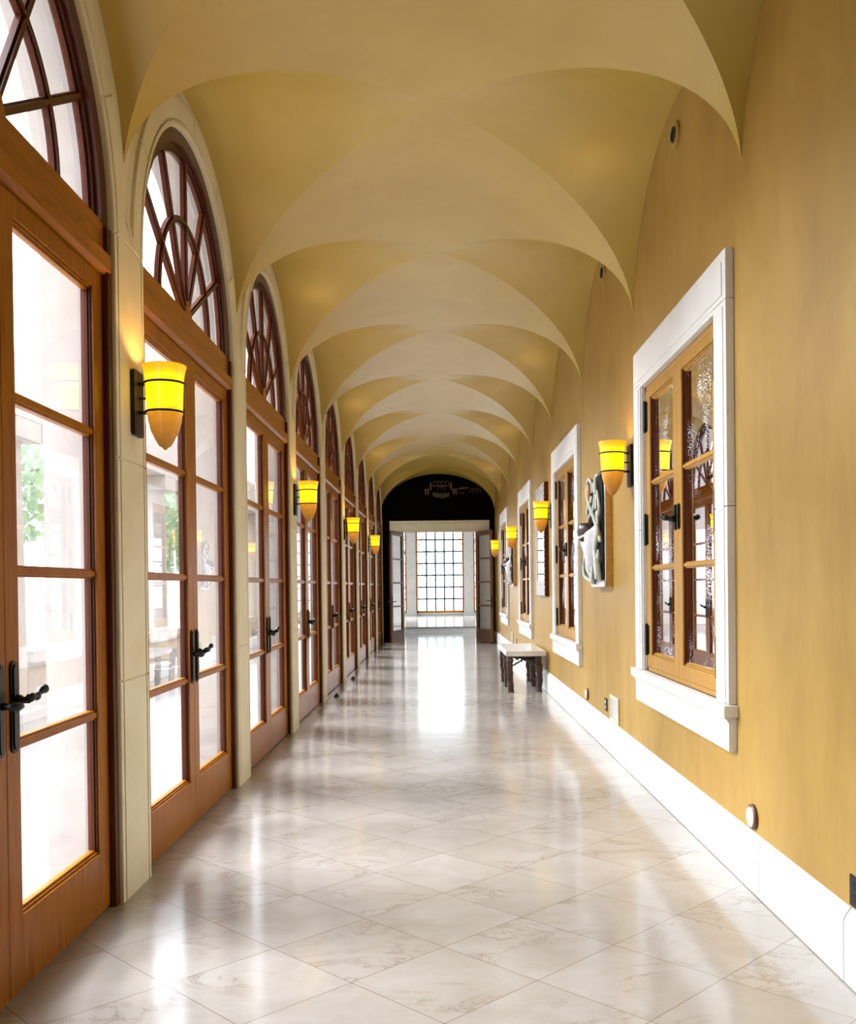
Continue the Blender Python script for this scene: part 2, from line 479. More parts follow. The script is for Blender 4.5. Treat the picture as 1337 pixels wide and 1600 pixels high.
# end wall with door opening
EX0, EX1, EZ = -1.0, 1.05, 3.03
w = MB()
w.box(-1.95, EX0, Y1, Y1 + 0.25, 0, 4.95).box(EX1, 1.78, Y1, Y1 + 0.25, 0, 4.95).box(EX0, EX1, Y1, Y1 + 0.25, EZ, 4.95)
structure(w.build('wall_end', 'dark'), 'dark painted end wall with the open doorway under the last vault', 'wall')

# baseboard right: blocks with a chamfered top
b = MB(); y = 3.61 - 0.96 * 5
while y < Y1 - 0.02:
    e = min(y + 0.955, Y1)
    b.prism([(1.50, 0.004), (1.50, 0.235), (1.508, 0.252), (1.53, 0.285), (1.53, 0.004)], 'y', max(y, Y0) + 0.0025, e)
    y += 0.96
structure(b.build('baseboard_right', 'white_stone', bevel=0.003), 'white stone skirting blocks along the ochre wall', 'baseboard')

# ------------------------------------------------------------------ vault
def vault():
    mb = MB()
    A, B, Z0, H = 1.535, BAY / 2, 3.53, 1.04
    def zz(t): return Z0 + H * math.sqrt(max(0.0, 1 - t * t))
    N = 22
    for i in range(FIRST, LAST + 1):
        yc = bay(i)
        for side in range(4):
            vs, fs = [], []
            for a in range(N + 1):
                s_ = math.sin(PI / 2 * a / N)
                for c in range(-N, N + 1):
                    u = math.sin(PI / 2 * c / N)
                    z = zz(s_ * u)
                    if side == 0: p = (A * s_, yc + B * s_ * u, z)
                    elif side == 1: p = (-(A + 0.02) * s_, yc + B * s_ * u, z)
                    elif side == 2: p = ((A if u > 0 else A + 0.02) * s_ * u, yc + B * s_, z)
                    else: p = ((A if u > 0 else A + 0.02) * s_ * u, yc - B * s_, z)
                    vs.append(p)
            m = 2 * N + 1
            for a in range(N):
                for c in range(m - 1):
                    fs.append((a * m + c, a * m + c + 1, (a + 1) * m + c + 1, (a + 1) * m + c))
            mb.add(vs, fs)
    return mb
def build_raw(mb, name, mat):
    me = bpy.data.meshes.new(name); me.from_pydata(mb.v, [], mb.f); me.validate()
    me.materials.append(M[mat])
    for p in me.polygons: p.use_smooth = True
    o = bpy.data.objects.new(name, me); COL.objects.link(o); return o
structure(build_raw(vault(), 'ceiling', 'vault'), 'row of yellow plaster groin vaults over the corridor', 'ceiling')
r = MB().box(-1.95, 1.78, Y0 - 0.2, Y1 + 0.25, 4.95, 5.1)  # unseen slab, added so no sky light leaks past the vault edges
structure(r.build('ceiling_leak_slab', 'vault'), 'unseen flat slab added over the vaults against light leaks', 'ceiling')

# ------------------------------------------------------------------ arched glass doors (local origin: leaf face, bay centre, floor)
LEAF_W = HALF - 0.055
GZ0, GZ1 = 0.307, 2.878
BARS = (0.928, 1.577, 2.23)
def leaf_mesh(sg):
    mb = MB()
    def bx(x0, x1, a, b_, z0, z1): mb.box(x0, x1, min(sg * a, sg * b_), max(sg * a, sg * b_), z0, z1)
    T = 0.055
    bx(-T, 0, 0.002, 0.115, 0.012, 2.982)
    bx(-T, 0, LEAF_W - 0.115, LEAF_W, 0.012, 2.982)
    bx(-T, 0, 0.115, LEAF_W - 0.115, 0.012, GZ0 - 0.02)
    bx(-T, 0, 0.115, LEAF_W - 0.115, GZ1 + 0.02, 2.982)
    # stepped glazing bead round the glass
    for d, x in ((0.0, -0.012), (0.010, -0.022)):
        a0, a1, z0, z1 = 0.115 + d, LEAF_W - 0.115 - d, GZ0 - 0.02 + d, GZ1 + 0.02 - d
        q = 0.010
        bx(-T + 0.004, x, a0, a1, z0, z0 + q); bx(-T + 0.004, x, a0, a1, z1 - q, z1)
    for z in BARS:
        bx(-T + 0.004, -0.018, 0.115, LEAF_W - 0.115, z - 0.022, z + 0.022)
        bx(-T + 0.004, -0.008, 0.115, LEAF_W - 0.115, z - 0.012, z + 0.012)
    return mb
def bead_mesh(sg):  # upright stops only; their shade is put into the dark wood
    mb = MB()
    for d, x in ((0.0, -0.012), (0.010, -0.022)):
        for e in (0.115 + d, LEAF_W - 0.125 - d):
            a, b_ = sorted((sg * e, sg * (e + 0.010))); mb.box(-0.051, x, a, b_, GZ0 - 0.018 + d, GZ1 + 0.018 - d)
    return mb
def lever_mesh(sg, L=0.145):
    mb = MB()
    mb.tube([(0.008, 0, 0), (0.022, 0, 0), (0.03, 0, 0), (0.055, 0, 0)], [0.022, 0.020, 0.013, 0.013], 12)
    pts, rad = [], []
    for i in range(15):
        t = i / 14
        pts.append((0.055 + 0.006 * math.sin(7 * t), sg * (-0.018 + t * (L + 0.018)), 0.004 + 0.020 * t + 0.006 * math.sin(9 * t)))
        rad.append((0.013 + 0.005 * math.sin(17 * t)) if i < 12 else (0.016, 0.018, 0.008)[i - 12])
    mb.tube(pts, rad, 10)
    return mb
def plate_mesh(h=0.34, w=0.062):
    pts = []
    for k in range(13):
        a = PI * k / 12; pts.append((w / 2 * math.cos(a), h / 2 - w / 2 + w / 2 * math.sin(a)))
    for k in range(13):
        a = PI + PI * k / 12; pts.append((w / 2 * math.cos(a), -h / 2 + w / 2 + w / 2 * math.sin(a)))
    mb = MB().prism(pts, 'x', 0.0, 0.008)
    mb.prism([(p[0] * 0.62, p[1] * 0.93) for p in pts], 'x', 0.008, 0.014)
    return mb
ORD = ['nearest', 'second', 'third', 'fourth', 'fifth', 'sixth', 'seventh', 'eighth', 'ninth']
def make_door():
    root = empty('door_1', (DOORX, bay(0), 0), kind='structure')
    fr = MB()
    for sg in (-1, 1):
        a, b_ = sorted((sg * (HALF - 0.055), sg * HALF))
        fr.box(-0.058, 0.03, a, b_, 0.0, SPRING)
        a, b_ = sorted((sg * (HALF - 0.070), sg * (HALF - 0.054)))
        fr.box(-0.075, -0.056, a, b_, 0.0, 2.99)
    fr.box(-0.08, -0.056, -HALF, HALF, 0.0, 0.010)
    fr.build('door_frame', 'wood_dk', root, bevel=0.003)
    t = MB()
    t.prism([(-0.075, 2.985), (0.012, 2.985), (0.036, 3.005), (0.036, 3.080), (0.018, 3.095), (-0.075, 3.095)], 'y', -HALF + 0.02, HALF - 0.02)
    t.box(-0.075, 0.010, -HALF + 0.03, HALF - 0.03, 3.095, 3.235)
    t.build('transom_rail', 'wood_h', root, bevel=0.003)
    for sg in (-1, 1):
        lf = leaf_mesh(sg).build('door_leaf', 'wood', root, bevel=0.002)
        bead_mesh(sg).build('glazing_stops_shade_toned', 'wood_dk', lf)
        g = MB(); a, b_ = sorted((sg * 0.12, sg * (LEAF_W - 0.12)))
        g.add([(-0.036, a, GZ0 - 0.02), (-0.036, b_, GZ0 - 0.02), (-0.036, b_, GZ1 + 0.02), (-0.036, a, GZ1 + 0.02)], [(0, 1, 2, 3)])
        g.build('glass_panes', 'glass', lf)
        plate_mesh().build('handle_plate', 'iron', lf, loc=(0.0, sg * 0.058, 1.075), smooth=True)
        if sg > 0:
            lever_mesh(1).build('lever_handle', 'iron', lf, loc=(0.008, 0.058, 1.10), smooth='all')
        else:
            k = MB().tube([(0.006, 0, 0), (0.03, 0, 0), (0.036, 0.0, 0), (0.050, 0.014, -0.004), (0.054, 0.05, -0.004)], [0.014, 0.012, 0.017, 0.018, 0.010], 10)
            k.build('lever_handle', 'iron', lf, loc=(0.008, -0.058, 1.09), smooth='all')
    # fanlight
    fl = MB()
    fl.ring(0, 3.225, 1.03, HALF - 0.004, -0.055, 0.015, 0, PI, 56)
    fl.ring(0, 3.225, 1.0, 1.035, -0.052, -0.01, 0, PI, 56)
    fl.ring(0, 3.225, 0.975, 1.002, -0.050, -0.024, 0, PI, 56)
    fo = fl.build('fanlight_frame', 'wood_dk', root, smooth=True)
    fm = MB()
    fm.ring(0, 3.225, 0.575, 0.620, -0.046, -0.020, 0, PI, 40)
    fm.ring(0, 3.225, 0.588, 0.607, -0.046, -0.008, 0, PI, 40)
    for d in (30, 60, 90, 120, 150):
        a = math.radians(d); c, n = math.cos(a), math.sin(a)
        for hw, xx in ((0.021, -0.020), (0.010, -0.007)):
            q = [(0.07 * c - hw * n, 3.225 + 0.07 * n + hw * c), (0.985 * c - hw * n, 3.225 + 0.985 * n + hw * c),
                 (0.985 * c + hw * n, 3.225 + 0.985 * n - hw * c), (0.07 * c + hw * n, 3.225 + 0.07 * n - hw * c)]
            fm.prism(q, 'x', -0.046, xx)
    fm.build('fanlight_muntins', 'wood_dk', fo)
    MB().prism([(-0.085, 3.234), (0.085, 3.234), (0.05, 3.30), (0.0, 3.345), (-0.05, 3.30)], 'x', -0.085, -0.002).build('fanlight_boss', 'wood_h', fo)
    g = MB(); vs = [(-0.040, 0.98 * math.cos(PI * k / 40), 3.225 + 0.98 * math.sin(PI * k / 40)) for k in range(41)]
    g.add(vs, [tuple(range(41))]); g.build('fanlight_glass', 'glass', fo)
    return root
door = make_door()
doors = [door]
for i in range(1, LAST + 1):
    d = copy_tree(door, (DOORX, bay(i), 0)); doors.append(d)
    d.name = 'door_%d' % (i + 1)
for i, d in enumerate(doors):
    if i == 0: tag(d, 'arched double glass door nearest the viewer, cut by the photo edge', 'door', 'arched glass doors')
    elif i == LAST: tag(d, 'last arched double glass door, beside the dark end wall', 'door', 'arched glass doors')
    elif i == 4: tag(d, 'fifth arched double glass door, with black hinges on its far jamb', 'door', 'arched glass doors')
    else: tag(d, '%s arched double glass door from the viewer, under its fanlight' % ORD[i], 'door', 'arched glass doors')
# the fifth door shows its hinges
d5 = doors[4]
for lf in [c for c in kids(d5) if c.name.startswith('door_leaf')]:
    sg = 1 if max(v.co.y for v in lf.data.vertices) > 0.5 else -1
    for z in (0.35, 1.0, 1.75, 2.55):
        h = MB().box(0.0, 0.006, sg * LEAF_W - 0.045, sg * LEAF_W + 0.045, z - 0.10, z + 0.10)
        h.tube([(0.012, sg * LEAF_W, z - 0.115), (0.012, sg * LEAF_W, z + 0.115)], 0.011, 10)
        h.build('hinge', 'iron', lf)

# ------------------------------------------------------------------ right windows
TF = 1.487 - XR       # trim face relative to wall (negative = into the corridor)
def make_window():
    root = empty('window_1', (XR, WIN_Y[0], 0), kind='structure')
    OW = 1.177          # outer half width of surround
    l = MB()
    for a, b_ in ((-OW, -0.002), (0.002, OW)):
        l.box(TF, 0.0, a, b_, 2.972, 3.23)
        ia, ib = (a + 0.06, b_) if a < -1 else (a, b_ - 0.06)
        l.box(TF - 0.005, TF, ia, ib, 3.0, 3.175)
    l.box(TF, 0.10, -WH, WH, WT, 2.972)
    l.build('surround_lintel', 'white_stone', root, bevel=0.003)
    for sg in (-1, 1):
        for z0, z1 in ((WB, 1.93), (1.934, 2.968)):
            pass
        j = MB()
        a, b_ = sorted((sg * WH, sg * OW))
        j.box(TF, 0.0, a, b_, WB + 0.004, 1.90); j.box(TF, 0.0, a, b_, 1.904, 2.968)
        a, b_ = sorted((sg * (WH + 0.045), sg * (OW - 0.045)))
        j.box(TF - 0.005, TF, a, b_, WB + 0.004, 2.94)
        a, b_ = sorted((sg * (WH - 0.012), sg * (WH + 0.01)))
        j.box(TF + 0.012, 0.10, a, b_, WB, WT)
        j.build('surround_jamb', 'white_stone', root, bevel=0.003)
    s_ = MB()
    for a, b_ in ((-OW - 0.03, -0.402), (-0.398, 0.398), (0.402, OW + 0.03)):
        s_.box(-0.076, 0.0, a, b_, 0.812, WB)
    s_.box(-0.02, 0.12, -WH, WH, 0.84, WB)
    s_.build('window_sill', 'white_stone', root, bevel=0.004)
    a_ = MB()
    for a, b_ in ((-OW, -0.302), (-0.298, 0.498), (0.502, OW)):
        a_.prism([(0.0, 0.632), (TF, 0.632), (TF, 0.775), (TF - 0.010, 0.795), (TF - 0.028, 0.811), (0.0, 0.811)], 'y', a, b_)
    a_.build('apron', 'white_stone', root, bevel=0.002)
    fr = MB()
    for sg in (-1, 1):
        a, b_ = sorted((sg * (WH - 0.012), sg * (WH - 0.055))); fr.box(-0.004, 0.11, a, b_, WB, WT)
    fr.box(-0.004, 0.11, -WH, WH, WT - 0.04, WT - 0.001); fr.box(-0.004, 0.11, -WH, WH, WB, WB + 0.03)
    fr.build('window_frame', 'win_wood', root, bevel=0.002)
    LW = WH - 0.06
    for sg in (-1, 1):
        m = MB()
        def bx(x0, x1, a, b_, z0, z1): m.box(x0, x1, min(sg * a, sg * b_), max(sg * a, sg * b_), z0, z1)
        z0, z1, g0, g1 = WB + 0.032, WT - 0.042, 1.007, 2.83
        bx(-0.006, 0.05, 0.002, 0.105, z0, z1); bx(-0.006, 0.05, LW - 0.10, LW, z0, z1)
        bx(-0.006, 0.05, 0.105, LW - 0.10, z0, g0 - 0.015); bx(-0.006, 0.05, 0.105, LW - 0.10, g1 + 0.015, z1)
        for d, x in ((0, 0.006), (0.009, 0.014)):
            q = 0.010; a0, a1, b0, b1 = 0.105 + d, LW - 0.10 - d, g0 - 0.015 + d, g1 + 0.015 - d
            bx(x, 0.046, a0, a1, b0, b0 + q); bx(x, 0.046, a0, a1, b1 - q, b1)
        for z in (1.62, 2.235):
            bx(0.012, 0.046, 0.105, LW - 0.10, z - 0.020, z + 0.020); bx(0.002, 0.046, 0.105, LW - 0.10, z - 0.010, z + 0.010)
        lf = m.build('casement', 'win_wood', root, bevel=0.002)
        m = MB()
        for d, x in ((0, 0.004), (0.009, 0.013)):
            for e in (0.105 + d, LW - 0.110 - d):
                a, b_ = sorted((sg * e, sg * (e + 0.010))); m.box(x, 0.046, a, b_, g0 - 0.014 + d, g1 + 0.014 - d)
        m.build('glazing_stops_shade_toned', 'wood_dk', lf)  # casement uprights, darker wood painted in for their shade
        a, b_ = sorted((sg * 0.11, sg * (LW - 0.105)))
        MB().add([(0.03, a, g0 - 0.02), (0.03, b_, g0 - 0.02), (0.03, b_, g1 + 0.02), (0.03, a, g1 + 0.02)], [(0, 1, 2, 3)]).build('glass_panes', 'glass_wet', lf)
        for z in (1.10, 1.90, 2.72):
            h = MB().box(-0.014, -0.004, sg * LW - 0.03, sg * LW + 0.035, z - 0.105, z + 0.105)
            h.tube([(-0.020, sg * LW, z - 0.115), (-0.020, sg * LW, z + 0.115)], 0.010, 10)
            h.build('hinge', 'iron', lf)
        pm = plate_mesh(0.165, 0.05)
        pm.v = [(-x, y, z) for x, y, z in pm.v]
        pm.build('handle_plate', 'iron', lf, loc=(-0.006, sg * 0.042, 1.93), smooth=True)
        if sg > 0:
            lm = lever_mesh(1, 0.13); lm.v = [(-x, y, z - 0.01) for x, y, z in lm.v]
            lm.build('lever_handle', 'iron', lf, loc=(-0.014, sg * 0.042, 1.93), smooth='all')
    return root
win = make_window()
wlab = ['nearest small window in white stone surround on the ochre wall', 'second white-framed window, between the big carved relief and the mirror',
        'third white-framed window, beyond the mirror', 'farthest white-framed window, close to the end doors']
tag(win, wlab[0], 'window', 'wall windows')
for k in (1, 2, 3):
    c = copy_tree(win, (XR, WIN_Y[k], 0)); c.name = 'window_%d' % (k + 1); tag(c, wlab[k], 'window', 'wall windows')

# ------------------------------------------------------------------ end wall: stone doorway, open leaves, mural
t = MB()
for a, b_ in ((-1.33, -0.472), (-0.468, 0.468), (0.472, 1.385)):
    t.prism([(Y1, EZ), (Y1 - 0.04, EZ), (Y1 - 0.04, 3.22), (Y1 - 0.07, 3.25), (Y1 - 0.07, 3.30), (Y1, 3.30)], 'x', a, b_)
for a, b_ in ((-1.33, EX0), (EX1, 1.385)):
    t.box(a, b_, Y1 - 0.04, Y1, 0.0, EZ)
t.box(EX0 - 0.001, EX0 + 0.05, Y1 - 0.02, Y1 + 0.27, 0, EZ); t.box(EX1 - 0.05, EX1 + 0.001, Y1 - 0.02, Y1 + 0.27, 0, EZ)
t.box(EX0, EX1, Y1 - 0.02, Y1 + 0.27, EZ - 0.03, EZ + 0.001)
structure(t.build('trim_1', 'stone', bevel=0.004), 'cream stone lintel and jambs round the open end doorway', 'trim')
def end_leaf(name, hx, fx, label):
    dx, dy = fx - hx, -0.95
    L = math.hypot(dx, dy)
    root = empty(name, (hx, Y1 - 0.05, 0), label, 'door', 'open end doors', 'structure')
    root.rotation_euler.z = math.atan2(dy, dx)
    m = MB()
    T = 0.025
    m.box(0, 0.12, -T, T, 0.02, 2.99); m.box(L - 0.12, L, -T, T, 0.02, 2.99)
    m.box(0.12, L - 0.12, -T, T, 0.02, 0.36); m.box(0.12, L - 0.12, -T, T, 2.87, 2.99)
    for z in (0.99, 1.62, 2.25): m.box(0.12, L - 0.12, -T + 0.006, T - 0.006, z - 0.022, z + 0.022)
    lf = m.build('door_leaf', 'wood_mid', root, bevel=0.003)
    MB().add([(0.11, 0, 0.35), (L - 0.11, 0, 0.35), (L - 0.11, 0, 2.88), (0.11, 0, 2.88)], [(0, 1, 2, 3)]).build('glass_panes', 'glass', lf)
    for sd in (-1, 1):
        h = MB().box(L - 0.085, L - 0.035, sd * T if sd > 0 else -T - 0.01, sd * T + 0.01 if sd > 0 else -T, 0.95, 1.27)
        h.tube([(L - 0.06, sd * T, 1.12), (L - 0.06, sd * (T + 0.06), 1.12), (L - 0.10, sd * (T + 0.065), 1.125), (L - 0.20, sd * (T + 0.06), 1.13)], [0.014, 0.012, 0.012, 0.014], 8)
        h.build('lever_handle', 'iron', lf)
    return root
end_leaf('door_20', EX0 + 0.02, -1.27, 'open glazed wooden leaf at the left jamb of the end doorway')
end_leaf('door_21', EX1 - 0.02, 1.42, 'open glazed wooden leaf at the right jamb of the end doorway')

mu = empty('wall_mural', (0.0, Y1 - 0.004, 3.4), 'dark painted lunette with small gold arcaded buildings above the end doorway', 'mural')
pn = []
for k in range(41):
    a = PI * k / 40; pn.append((1.50 * math.cos(a), 0.16 + 1.0 * math.sin(a)))
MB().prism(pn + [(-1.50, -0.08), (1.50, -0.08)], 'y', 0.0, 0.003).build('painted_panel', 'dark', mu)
g = MB()
def rect(mb, x0, x1, z0, z1): mb.box(x0, x1, -0.004, 0.0, z0, z1)
def arcs(mb, x0, n_, w_, z0, h_):
    for k in range(n_):
        x = x0 + k * w_
        rect(mb, x, x + 0.012, z0, z0 + h_)
        pts = []
        for q in range(9):
            a = PI * q / 8; pts.append((x + w_ / 2 + (w_ / 2) * math.cos(a), z0 + h_ + (w_ / 2) * math.sin(a)))
        for q in range(8, -1, -1):
            a = PI * q / 8; pts.append((x + w_ / 2 + (w_ / 2 - 0.014) * math.cos(a), z0 + h_ + (w_ / 2 - 0.014) * math.sin(a)))
        mb.prism(pts, 'y', -0.004, 0.0)
    rect(mb, x0 + n_ * w_, x0 + n_ * w_ + 0.012, z0, z0 + h_)
arcs(g, -0.12, 4, 0.105, 0.88, 0.05)
rect(g, -0.20, 0.36, 0.84, 0.862)
arcs(g, 0.0, 2, 0.09, 0.72, 0.08)
for x in (-0.22, 0.34): rect(g, x, x + 0.04, 0.74, 0.94)
for x in (-0.36, 0.40):
    rect(g, x - 0.012, x + 0.122, 0.735, 0.765); rect(g, x, x + 0.035, 0.61, 0.735); rect(g, x + 0.075, x + 0.11, 0.61, 0.735); rect(g, x, x + 0.11, 0.66, 0.69)
g.prism([(0.52, 0.745), (0.62, 0.80), (0.86, 0.80), (0.80, 0.77)], 'y', -0.004, 0.0)
rect(g, 0.55, 0.72, 0.64, 0.655)
arcs(g, 0.86, 3, 0.10, 0.64, 0.08)
g.build('gold_buildings', 'gold', mu)
MB().prism([(-0.16, 0.62), (-0.10, 0.54), (0.06, 0.53), (0.12, 0.50), (0.18, 0.53), (0.30, 0.55), (0.32, 0.66), (0.10, 0.64), (-0.14, 0.68)], 'y', -0.004, 0.0).build('painted_garden', 'olive', mu)

# ------------------------------------------------------------------ far room
w = MB()
RW = 4.2
for a, b_ in ((-RW - 0.2, -RW), (RW, RW + 0.2)):
    w.box(a, b_, Y1 + 0.25, 43.6, -0.2, 0.9); w.box(a, b_, Y1 + 0.25, 43.6, 4.4, 5.2)
    for y, e in ((26.6, 27.2 if a > 0 else 32.0), (31.9, 38.2), (42.8, 43.6)): w.box(a, b_, y, e, 0.9, 4.4)  # gaps are unseen openings, added to brighten the room
w.box(-RW, -1.95, Y1 + 0.05, Y1 + 0.25, -0.2, 5.2); w.box(1.78, RW, Y1 + 0.05, Y1 + 0.25, -0.2, 5.2)
w.box(-1.95, 1.78, Y1 + 0.02, Y1 + 0.25, 4.95, 5.2)
structure(w.build('wall_far_room', 'white_stone'), 'pale side walls of the bright room beyond the doorway, with unseen openings added for light', 'wall')
structure(MB().box(-RW, RW, Y1 + 0.25, 43.6, 5.1, 5.3).build('ceiling_far_room', 'white_stone'), 'pale ceiling of the bright room beyond the doorway', 'ceiling')
WY = 43.2
w = MB()
for x0, x1 in ((-1.44, -1.03), (1.12, 1.53), (-4.2, -3.55), (3.65, 4.2)):
    w.box(x0, x1, WY - 0.25, WY + 0.2, 0.205, 5.2)
    if abs(x0) < 2: w.box(x0 - 0.02, x1 + 0.02, WY - 0.28, WY + 0.2, 0.205, 0.46)
w.box(-RW, RW, WY - 0.05, WY + 0.2, 0.205, 0.33); w.box(-RW, RW, WY - 0.15, WY + 0.2, 4.75, 5.2)
structure(w.build('wall_window_piers', 'pier'), 'cream stone piers between the tall windows of the far room', 'wall')
def big_window(name, x0, x1, cols, label):
    root = empty(name, ((x0 + x1) / 2, WY, 0), label, 'window', 'tall far windows', 'structure')
    h = (x1 - x0) / 2; z0, z1 = 0.335, 4.74
    m = MB()
    m.box(-h, -h + 0.075, -0.04, 0.05, z0, z1); m.box(h - 0.075, h, -0.04, 0.05, z0, z1)
    m.box(-h, h, -0.04, 0.05, z0, z0 + 0.10); m.box(-h, h, -0.04, 0.05, z1 - 0.08, z1)
    m.build('window_frame', 'wood', root)
    b_ = MB()
    iw = 2 * h - 0.15
    for k in range(1, cols): b_.box(-h + 0.075 + iw * k / cols - 0.030, -h + 0.075 + iw * k / cols + 0.030, -0.012, 0.012, z0, z1)
    for k in range(1, 8): b_.box(-h + 0.05, h - 0.05, -0.012, 0.012, z0 + 0.1 + 0.528 * k - 0.030, z0 + 0.1 + 0.528 * k + 0.030)
    b_.build('glazing_bars', 'iron', root)
    MB().add([(-h, 0.02, z0), (h, 0.02, z0), (h, 0.02, z1), (-h, 0.02, z1)], [(0, 1, 2, 3)]).build('glass_panes', 'glass', root)
big_window('window_11', -1.03, 1.12, 5, 'tall gridded window straight ahead through the end doorway')
big_window('window_12', -3.55, -1.44, 5, 'tall gridded window showing as a sliver left of the far pier')
big_window('window_13', 1.53, 3.65, 5, 'tall gridded window showing as a sliver right of the far pier')

# ------------------------------------------------------------------ wall lamps
def make_sconce():
    """origin at the wall, height of the shade tip; out of the wall is +x"""
    root = empty('wall_sconce', (0, 0, 0))
    def rr(h, w_, r):
        pts = []
        for cx, cz, a0 in ((w_ - r, h - r, 0), (-w_ + r, h - r, PI / 2), (-w_ + r, -h + r, PI), (w_ - r, -h + r, 1.5 * PI)):
            for k in range(5):
                a = a0 + PI / 2 * k / 4; pts.append((cx + r * math.cos(a), cz + r * math.sin(a)))
        return pts
    MB().prism([(y, z + 0.235) for y, z in rr(0.165, 0.075, 0.02)], 'x', 0.0, 0.022).build('wall_plate', 'bronze', root, bevel=0.003)
    c = 0.150
    prof = [(0.0, 0.0), (0.008, 0.004), (0.014, 0.012), (0.020, 0.016), (0.030, 0.022), (0.050, 0.055), (0.068, 0.095), (0.081, 0.140), (0.088, 0.185), (0.0905, 0.24),
            (0.0925, 0.30), (0.095, 0.35), (0.098, 0.375), (0.103, 0.398), (0.109, 0.416), (0.110, 0.425), (0.106, 0.427), (0.100, 0.415), (0.094, 0.385), (0.086, 0.30), (0.082, 0.19), (0.060, 0.10), (0.0, 0.05)]
    MB().lathe(prof, (0, 0, 0), 40).build('shade', 'shade', root, smooth='all', loc=(c, 0, 0))
    for z, rr_ in ((0.335, 0.100), (0.190, 0.0935)):
        m = MB()
        pts = [(c + rr_ * math.cos(a), rr_ * math.sin(a), z) for a in [2 * PI * k / 40 for k in range(41)]]
        m.tube(pts, 0.0058, 8)
        m.tube([(0.018, -0.012, z), (c - rr_, -0.012, z)], 0.007, 8); m.tube([(0.018, 0.012, z), (c - rr_, 0.012, z)], 0.007, 8)
        m.build('ring_bracket', 'bronze', root, smooth='all')
    MB().tube([(0.018, 0, 0.262), (c - 0.088, 0, 0.262)], 0.006, 8).build('pin', 'bronze', root)
    l = bpy.data.lights.new('bulb', 'POINT'); l.energy = SCONCE_W; l.color = (1.0, 0.62, 0.16); l.shadow_soft_size = 0.03
    lo = bpy.data.objects.new('bulb', l); COL.objects.link(lo); lo.parent = root; lo.location = (c, 0, 0.345)
    return root
sc = make_sconce()
SCZ = 2.205
spots = []
for k, lab in zip((0, 2, 4, 6), ('nearest the viewer, on the first left stone pier', 'second along the left arcade', 'third along the left arcade', 'farthest along the left arcade')):
    spots.append((XL, 4.89 + 0.5 * BAY * 0 + BAY * k, 0.0, lab))
for k, lab in enumerate(('beside the nearest right window', 'in front of the wall mirror', 'in front of the farther small relief', 'by the right end of the doorway')):
    spots.append((XR, 7.65 + 5.37 * k, PI, lab))
for q, (x, y, rz, lab) in enumerate(spots):
    o = sc if q == 0 else copy_tree(sc)
    o.location = (x, y, SCZ); o.rotation_euler.z = rz
    tag(o, 'glowing yellow alabaster wall lamp ' + lab, 'wall lamp', 'alabaster wall lamps')

# ------------------------------------------------------------------ bench
be = empty('bench', (1.205, 14.42, 0), 'white marble bench on six rough log legs against the ochre wall', 'bench')
MB().prism([(-0.275, 0.515), (-0.285, 0.53), (-0.285, 0.575), (-0.265, 0.588), (0.275, 0.588), (0.283, 0.575), (0.283, 0.53), (0.275, 0.515)], 'y', -0.90, 0.90).build('seat_slab', 'marble', be, bevel=0.006)
def log(x, y, r, z1=0.515):
    m = MB(); n_, sg_ = 15, 14; vs = []; fs = []
    ph = random.random() * 6; nd = {0, random.randint(3, 5), random.randint(7, 9), random.randint(11, 13)}
    for i in range(n_ + 1):
        z = z1 * i / n_
        cx = 0.006 * math.sin(9 * z + ph); cy = 0.006 * math.cos(7 * z + ph)
        for j in range(sg_):
            a = 2 * PI * j / sg_
            q = r * (1 + 0.15 * math.sin(3 * a + 5 * z + ph) + 0.14 * random.uniform(-1, 1) + (0.28 if i in nd else 0))
            vs.append((x + cx + q * math.cos(a), y + cy + q * math.sin(a), z))
    for i in range(n_):
        for j in range(sg_):
            k = (j + 1) % sg_; fs.append((i * sg_ + j, i * sg_ + k, (i + 1) * sg_ + k, (i + 1) * sg_ + j))
    fs += [tuple(range(sg_ - 1, -1, -1)), tuple(n_ * sg_ + j for j in range(sg_))]
    return m.add(vs, fs)
for y in (-0.76, 0.0, 0.76):
    for x in (-0.215, 0.19): log(x, y, 0.041).build('leg', 'bark', be, smooth=True)
def twig(a, b_, r, wob=0.02):
    a, b_ = Vector(a), Vector(b_); pts, rad = [], []
    for i in range(13):
        t = i / 12; p = a.lerp(b_, t)
        p += Vector((random.uniform(-1, 1), random.uniform(-1, 1), random.uniform(-1, 1))) * wob * math.sin(PI * t)
        pts.append(p); rad.append(r * random.uniform(0.8, 1.2))
    return MB().tube(pts, rad, 8)
for a, b_, r in (((-0.215, -0.70, 0.50), (0.19, 0.02, 0.40), 0.022), ((-0.2, -0.74, 0.36), (0.10, 0.0, 0.44), 0.011), ((-0.215, 0.04, 0.46), (0.19, 0.70, 0.40), 0.018),
                 ((-0.2, 0.70, 0.40), (0.17, 0.06, 0.47), 0.015), ((0.18, -0.70, 0.36), (-0.1, 0.1, 0.46), 0.011)):
    twig(a, b_, r).build('branch_brace', 'bark', be, smooth='all')

